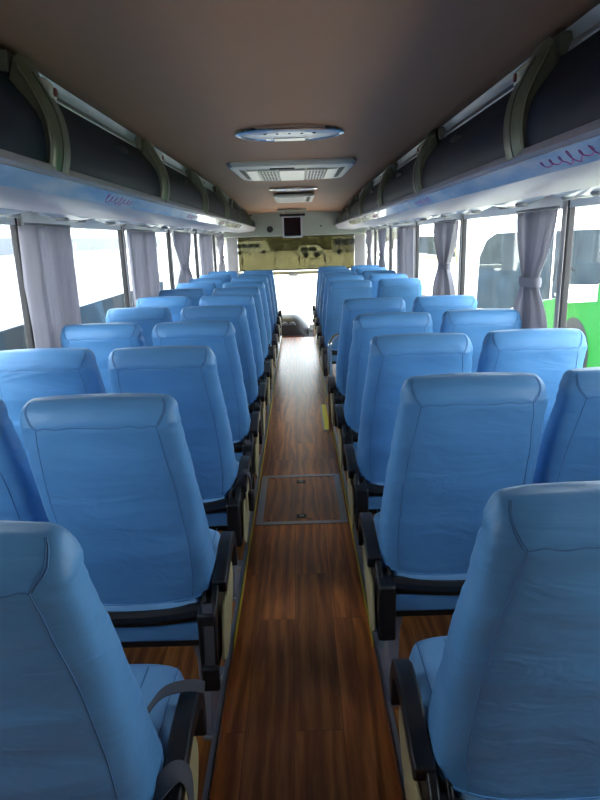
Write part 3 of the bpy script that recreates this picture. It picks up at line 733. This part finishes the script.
MB().prism([(-0.20, 0.40), (-0.26, 0.44), (-0.10, 0.53), (0.0, 0.42)], 'x', 0.18, 0.75).build('side_console', M['grey'], t, bevel=0.02)
t = thing('steering_wheel', 'black steering wheel in front of the dashboard', 'steering wheel', (XC-0.62, 9.42, 0.05))
ring = MB(); c = Vector((0, 0, 0.25)); tilt = Matrix.Rotation(R(35), 4, 'X')
n = 40; rg = []
for k in range(n):
    a = 2*PI*k/n; ce_ = Vector((0.22*math.cos(a), 0.22*math.sin(a), 0)); d1 = ce_.normalized()
    rg.append([c + tilt @ (ce_ + d1*0.014*math.cos(b) + Vector((0, 0, 0.014*math.sin(b)))) for b in [2*PI*j/8 for j in range(8)]])
ring.loft(rg, loop=True); ring.build('rim', M['black'], t)
for a in (90, 210, 330): MB().tube([c, c + tilt @ Vector((0.215*math.cos(R(a)), 0.215*math.sin(R(a)), 0))], 0.012, 8).build('spoke', M['grey'], t)
MB().tube([c + tilt @ Vector((0, 0, 0.01)), c + tilt @ Vector((0, 0, -0.42))], [0.06, 0.035], 16).build('column', M['black'], t)
t = thing('gear_lever', 'short gear lever with dark knob right of the dashboard', 'gear lever', (XC+0.24, 9.55, -0.40))
MB().tube([(0, 0, 0), (0.01, 0.0, 0.62)], 0.010, 8).build('rod', M['chrome'], t)
MB().lathe([(0.001, 0.68), (0.02, 0.675), (0.028, 0.65), (0.024, 0.62), (0.001, 0.60)], (0.01, 0, 0), 'z', n=14).build('knob', M['black'], t)
MB().box(-0.09, 0.09, -0.1, 0.1, 0.0, 0.18).build('gaiter', M['grey'], t, bevel=0.04)

# ------------------------------------------------------------------ curtains
def curtain(side, y0, y1, tied, label, seed, flip=1):
    s = -1 if side == 'left' else 1
    xs = WL if s < 0 else WR
    t = thing('curtain', label, 'curtain', (xs - s*0.052, y0, 0.60), 0, 'curtains at the windows')
    rnd = random.Random(seed); n = 90; pl = rnd.uniform(6.6, 8.4); ph = rnd.uniform(0, 6)
    rings = []; Hh = 0.995
    nz = 34
    for i in range(nz+1):
        v = i/nz; z = Hh*v; zw = 0.60+z
        wid = y1-y0; c = 0.5
        if tied:
            q = math.exp(-((zw-1.26)/0.075)**2); low = max(0, min(1, (1.26-zw)/0.5))
            sc = 1-0.70*q - 0.18*low; 
            if zw > 1.26: sc = 1-0.62*math.exp(-((zw-1.26)/0.17)**1.6) if zw-1.26 > 0 else sc
            else: sc = 1-0.62*math.exp(-((1.26-zw)/0.12)**1.6) - 0.10*low
            c = 0.55
        else: sc = 0.93+0.07*v; 
        row = []
        for k in range(n+1):
            u = k/n; uu = u + 0.018*math.sin(u*17+seed)
            y = (c + (u-c)*sc)*wid
            a = 2*PI*pl*uu + ph + 0.25*math.sin(v*3+seed)
            amp = 0.031*(0.65+0.35*math.sin(uu*9+seed*2))*(1 if not tied else 0.55+0.45*sc)
            x = amp*(1.27*abs(math.sin(a/2))**0.8*2-1.4)*0.9 + 0.005*math.sin(2.3*a+1)
            row.append(Vector((-s*0 + x, y, z)))
        rings.append(row)
    m = MB(); m.loft(rings, close=False, caps=False); o = m.build('cloth', M['curtain'], t, smooth=75)
    sl = o.modifiers.new('thick', 'SOLIDIFY'); sl.thickness = 0.003
    if tied:
        wid = (y1-y0)*0.38; cy = (y1-y0)*0.55 - (0.55-0.5)*wid
        m = MB(); rg = []
        for k in range(24):
            a = 2*PI*k/24; rg.append([Vector((0.038*math.cos(a)*q, cy+(wid/2+0.008)*math.sin(a)*q, 0.66+z)) for q, z in ((1, -0.022), (1.06, 0), (1, 0.022), (0.93, 0.02), (0.93, -0.02))])
        m.loft(rg, loop=True); m.build('tieback', M['curtain'], t, smooth=50)
    MB().tube([(0, 0, Hh+0.008), (0, y1-y0, Hh+0.008)], 0.006, 8).build('rod', M['grey'], t)
Ld = [(1.12, 1.60, 0), (2.60, 3.03, 0), (4.13, 4.78, 0), (5.62, 6.35, 1), (7.09, 7.95, 0), (8.64, 9.3, 1)]
for i, (a, b, td) in enumerate(Ld):
    curtain('left', (a-0.085)*WS, b*WS, td, 'grey lilac %scurtain at the left windows, %s from the camera' % ('tied back ' if td else '', ORD[i]), 3+i)
Rd = [(1.04, 1.5, 1), (2.66, 3.10, 1), (4.31, 4.84, 1), (5.96, 6.70, 0), (7.64, 8.3, 1), (9.14, 9.6, 1)]
for i, (a, b, td) in enumerate(Rd):
    curtain('right', (a-0.05)*1.065, b*1.065, td, 'grey lilac %scurtain at the right windows, %s from the camera' % ('tied back ' if td else '', ORD[i]), 23+i)

# ------------------------------------------------------------------ outside
GZ = -1.35
o = MB().box(-120, 120, -60, 260, GZ-0.2, GZ).build('ground', M['ground'], smooth=0); o['kind'] = 'structure'
def wheel(par, x, y, r, s):
    w = MB().lathe([(0.30*r, -0.10), (0.62*r, -0.12), (0.96*r, -0.11), (r, -0.06), (r, 0.06), (0.96*r, 0.11), (0.62*r, 0.12), (0.30*r, 0.10)], (x, y, r), 'x', n=32).build('wheel', M['tyre'], par)
    MB().lathe([(0.001, s*-0.10), (0.2*r, s*-0.125), (0.28*r, s*-0.10), (0.58*r, s*-0.128), (0.60*r, 0.0)], (x, y, r), 'x', n=24).build('hubcap', M['palegrey'], w)
# white minibus close on the left
t = thing('minibus', 'white minibus parked close outside the left windows', 'minibus', (-3.1, 6.0, GZ))
sec = [(0.0, 0.35), (0.03, 1.2), (0.02, 1.6), (-0.03, 2.6), (-0.06, 3.1), (-0.30, 3.42), (-0.9, 3.52), (-1.6, 3.42), (-1.9, 2.7), (-1.95, 0.35)]
MB().loft([[Vector((x*q-0.0, y, z)) for x, z in sec] for y, q in ((-6.5, 0.97), (-6.2, 1), (8.2, 1), (8.6, 0.96))]).build('body', M['white'], t, smooth=30)
k = 0
for y0, y1 in ((-6.0, -3.4), (-3.3, -0.6), (-0.5, 2.2), (2.3, 5.0), (5.1, 7.9)):
    MB().prism([(0.0, 1.10), (0.035, 1.15), (0.022, 2.02), (-0.05, 2.02)], 'y', y0, y1).build('window', M['tint'], t, bevel=0.01)
MB().prism([(-0.06, 2.78), (-0.025, 2.78), (-0.045, 2.96), (-0.10, 2.96)], 'y', -6.3, 8.3).build('upper_band', M['band'], t, smooth=0)
for y in (-4.2, 5.6): wheel(t, -0.12, y, 0.42, -1)
# green and white coach on the right, its front pointing ahead
t = thing('coach', 'green and white coach parked outside the right windows', 'bus', (5.4, 6.0, GZ))
def side_pts(y0, y1): pass
nose = 12.8
def prof_front(z):      # front end recedes with height
    return nose - 0.05*max(0, z-0.9)**2 - (0.12 if z < 0.5 else 0)
zl = [0.32, 0.6, 1.0, 1.4, 1.8, 2.2, 2.6, 2.9, 3.1, 3.2]
rings = []
for z in zl:
    ins = 0 if z < 2.9 else (0.08 if z < 3.05 else (0.22 if z < 3.15 else 0.6))
    f_ = prof_front(z)
    rings.append([Vector((ins, -5.5+ins, z)), Vector((ins, f_-0.55, z)), Vector((ins+0.05, f_-0.25, z)), Vector((ins+0.25, f_-0.05, z)), Vector((1.2, f_, z)), Vector((2.2-ins, f_-0.05, z)),
                  Vector((2.45-ins, f_-0.5, z)), Vector((2.5-ins, -5.5+ins, z))])
MB().loft(rings).build('body', M['white'], t, smooth=40)
gp = [(-5.4, 0.36), (-5.4, 2.05), (3.5, 2.02), (4.8, 1.93), (6.6, 1.50), (8.6, 1.16), (9.7, 0.86), (12.2, 0.60), (12.5, 0.36)]
MB().prism(gp, 'x', -0.022, 0.01).build('green_panel', M['green'], t, smooth=0)
MB().prism([(4.9, 1.60), (6.5, 1.40), (6.75, 1.58), (6.1, 1.82), (4.9, 1.90)], 'x', -0.032, 0.0).build('white_patch', M['white'], t, bevel=0.01)
for a, b in ((-5.2, -3.1), (-3.0, -0.9), (-0.8, 1.3)):
    MB().prism([(a, 2.05), (a, 2.86), (b, 2.86), (b, 2.05)], 'x', -0.026, 0.0).build('window', M['tint'], t, bevel=0.01)
MB().prism([(1.4, 2.06), (1.4, 2.86), (6.9, 2.86), (6.9, 1.46), (6.1, 1.62), (4.8, 1.95), (3.6, 2.04)], 'x', -0.026, 0.0).build('window', M['tint'], t, bevel=0.01)
MB().prism([(7.05, 1.44), (7.05, 2.86), (10.8, 2.84), (11.6, 2.66), (12.2, 2.2), (12.35, 0.66), (9.7, 0.90), (8.6, 1.19)], 'x', -0.026, 0.0).build('window', M['tint'], t, bevel=0.01)
ap = [(5.7+0.66*math.cos(R(a)), 0.55+0.66*math.sin(R(a))) for a in range(-20, 201, 11)]
MB().prism(ap, 'x', -0.027, 0.0).build('wheel_arch', M['tyre'], t)
wheel(t, -0.02, 5.7, 0.5, 1)
MB().tube([(-0.02, 5.9, 2.1), (-0.3, 6.1, 2.3), (-0.35, 6.1, 1.9)], 0.02, 8).build('mirror', M['tyre'], t)
# white and yellow coach farther ahead on the right
t = thing('coach', 'white coach with yellow curved stripes farther ahead beyond the green coach', 'bus', (5.5, 21.0, GZ))
rings = []
for z in zl:
    ins = 0 if z < 2.9 else (0.08 if z < 3.05 else (0.22 if z < 3.15 else 0.6))
    rings.append([Vector((ins, ins, z)), Vector((ins, 9.5-ins, z)), Vector((2.5-ins, 9.5-ins, z)), Vector((2.5-ins, ins, z))])
MB().loft(rings).build('body', M['white'], t, smooth=30, bevel=0.05)
for a in range(5): MB().box(-0.02, 0.0, 0.4+1.8*a, 2.1+1.8*a, 2.08, 2.8).build('window', M['tint'], t, bevel=0.01)
st = catmull([(0, 0.1, 1.5), (0, 0.4, 2.3), (0, 1.6, 2.85), (0, 4.2, 2.98)], 8)
MB().tube([p+Vector((-0.03, 0, 0)) for p in st], 0.05, 6, flat=0.4).build('stripe', M['yellowpaint'], t)
MB().box(-0.03, 0, 0.2, 9.2, 1.9, 2.05).build('stripe', M['yellowpaint'], t)
for s_y in (1.6, 7.6): wheel(t, 0.05, s_y, 0.5, 1)
# far parking lot ahead, seen through the blind
def van(x, y, L, h, m_, lab, rz=0):
    t = thing('minibus', lab, 'minibus', (x, y, GZ), rz)
    sc = [(-L/2, 0.35), (-L/2, h*0.75), (-L/2+0.25, h), (L/2-1.0, h), (L/2-0.15, h*0.6), (L/2, 0.9), (L/2, 0.35)]
    MB().prism(sc, 'y', -1, 1).build('body', m_, t, bevel=0.08)
    n = int((L-1.6)/1.3)
    for k in range(n): MB().box(-L/2+0.4+1.3*k, -L/2+1.5+1.3*k, -1.03, -0.98, h*0.52, h*0.84).build('window', M['tint'], t, smooth=0)
    for xx in (-L/2+1.2, L/2-1.3):
        MB().lathe([(0.001, -0.1), (0.45, -0.1), (0.45, 0.1), (0.001, 0.1)], (xx, -0.95, 0.45), 'y', n=16).build('wheel', M['tyre'], t)
van(-9.5, 130, 7.5, 2.7, M['white'], 'white minibus seen side on through the sun blind, far left')
van(2.2, 98, 4.2, 1.9, M['white'], 'white van far ahead in the parking lot, right of the television')
van(10.5, 112, 8.5, 3.2, M['plaster'], 'pale bus far ahead at the right of the windscreen')
t = thing('building', 'long low pale building beyond the far parking lot', 'building', (-3, 160, GZ))
MB().box(-14, 12, 0, 8, 0, 4.2).build('wall', M['plaster'], t, smooth=0)
MB().box(-14.4, 12.4, -0.5, 8.4, 4.2, 4.6).build('roof', M['grey'], t, smooth=0)
for k in range(9): MB().box(-13+2.8*k, -11.4+2.8*k, -0.05, 0.02, 1.2, 3.0).build('window', M['shutter'], t, smooth=0)
def tree(x, y, h, r, seed, lab):
    t = thing('tree', lab, 'tree', (x, y, GZ), 0, 'trees beyond the parking lot')
    rnd = random.Random(seed)
    MB().tube([(0, 0, 0), (0.1, 0, h*0.4), (0, 0.1, h*0.7)], [0.22, 0.16, 0.08], 8).build('trunk', M['bark'], t)
    bm = bmesh.new()
    for k in range(9):
        c = Vector((rnd.uniform(-r, r)*0.6, rnd.uniform(-r, r)*0.6, h*0.45+rnd.uniform(0, h*0.5)))
        g = bmesh.ops.create_icosphere(bm, subdivisions=3, radius=r*rnd.uniform(0.4, 0.65), matrix=Matrix.Translation(c))
        for v in g['verts']:
            d = (v.co-c); v.co = c + d*(1+0.35*noise.noise(v.co*2.2/r*1.5+Vector((seed, 0, 0))))
    mb = MB(); mb.bm.free(); mb.bm = bm; mb.build('crown', M['foliage'], t, smooth=0)
T = [(-19, 146, 6.5, 3.4), (-14.5, 152, 4.6, 3.0), (-5, 148, 4.2, 2.6), (0.5, 142, 4.0, 2.8), (5.5, 128, 5.0, 2.8), (11.5, 136, 7.0, 3.8), (15.5, 126, 6.5, 3.4), (22.5, 146, 8, 4)]
tl = ['leftmost tree', 'second tree from the left', 'tree behind the white minibus', 'tree behind the television', 'small tree right of the television', 'tall tree at the right of the windscreen', 'rightmost tree', 'tallest tree at the right']
for i, (x, y, h, r) in enumerate(T): tree(x, y, h, r, i+1, 'dark green %s beyond the far parking lot' % tl[i])
for i, x in enumerate((-6.8, -2.8, 0.2, 3.4)):
    t = tag(MB().lathe([(0.10, 0), (0.10, 0.85), (0.06, 0.95), (0.001, 0.97)], (0, 0, 0), 'z', n=10).build('bollard', M['dark']), 'dark bollard standing in the far lot, %s from the left' % ['first', 'second', 'third', 'fourth'][i], 'bollard', 'bollards in the far lot')
    t.location = (x, 76, GZ)
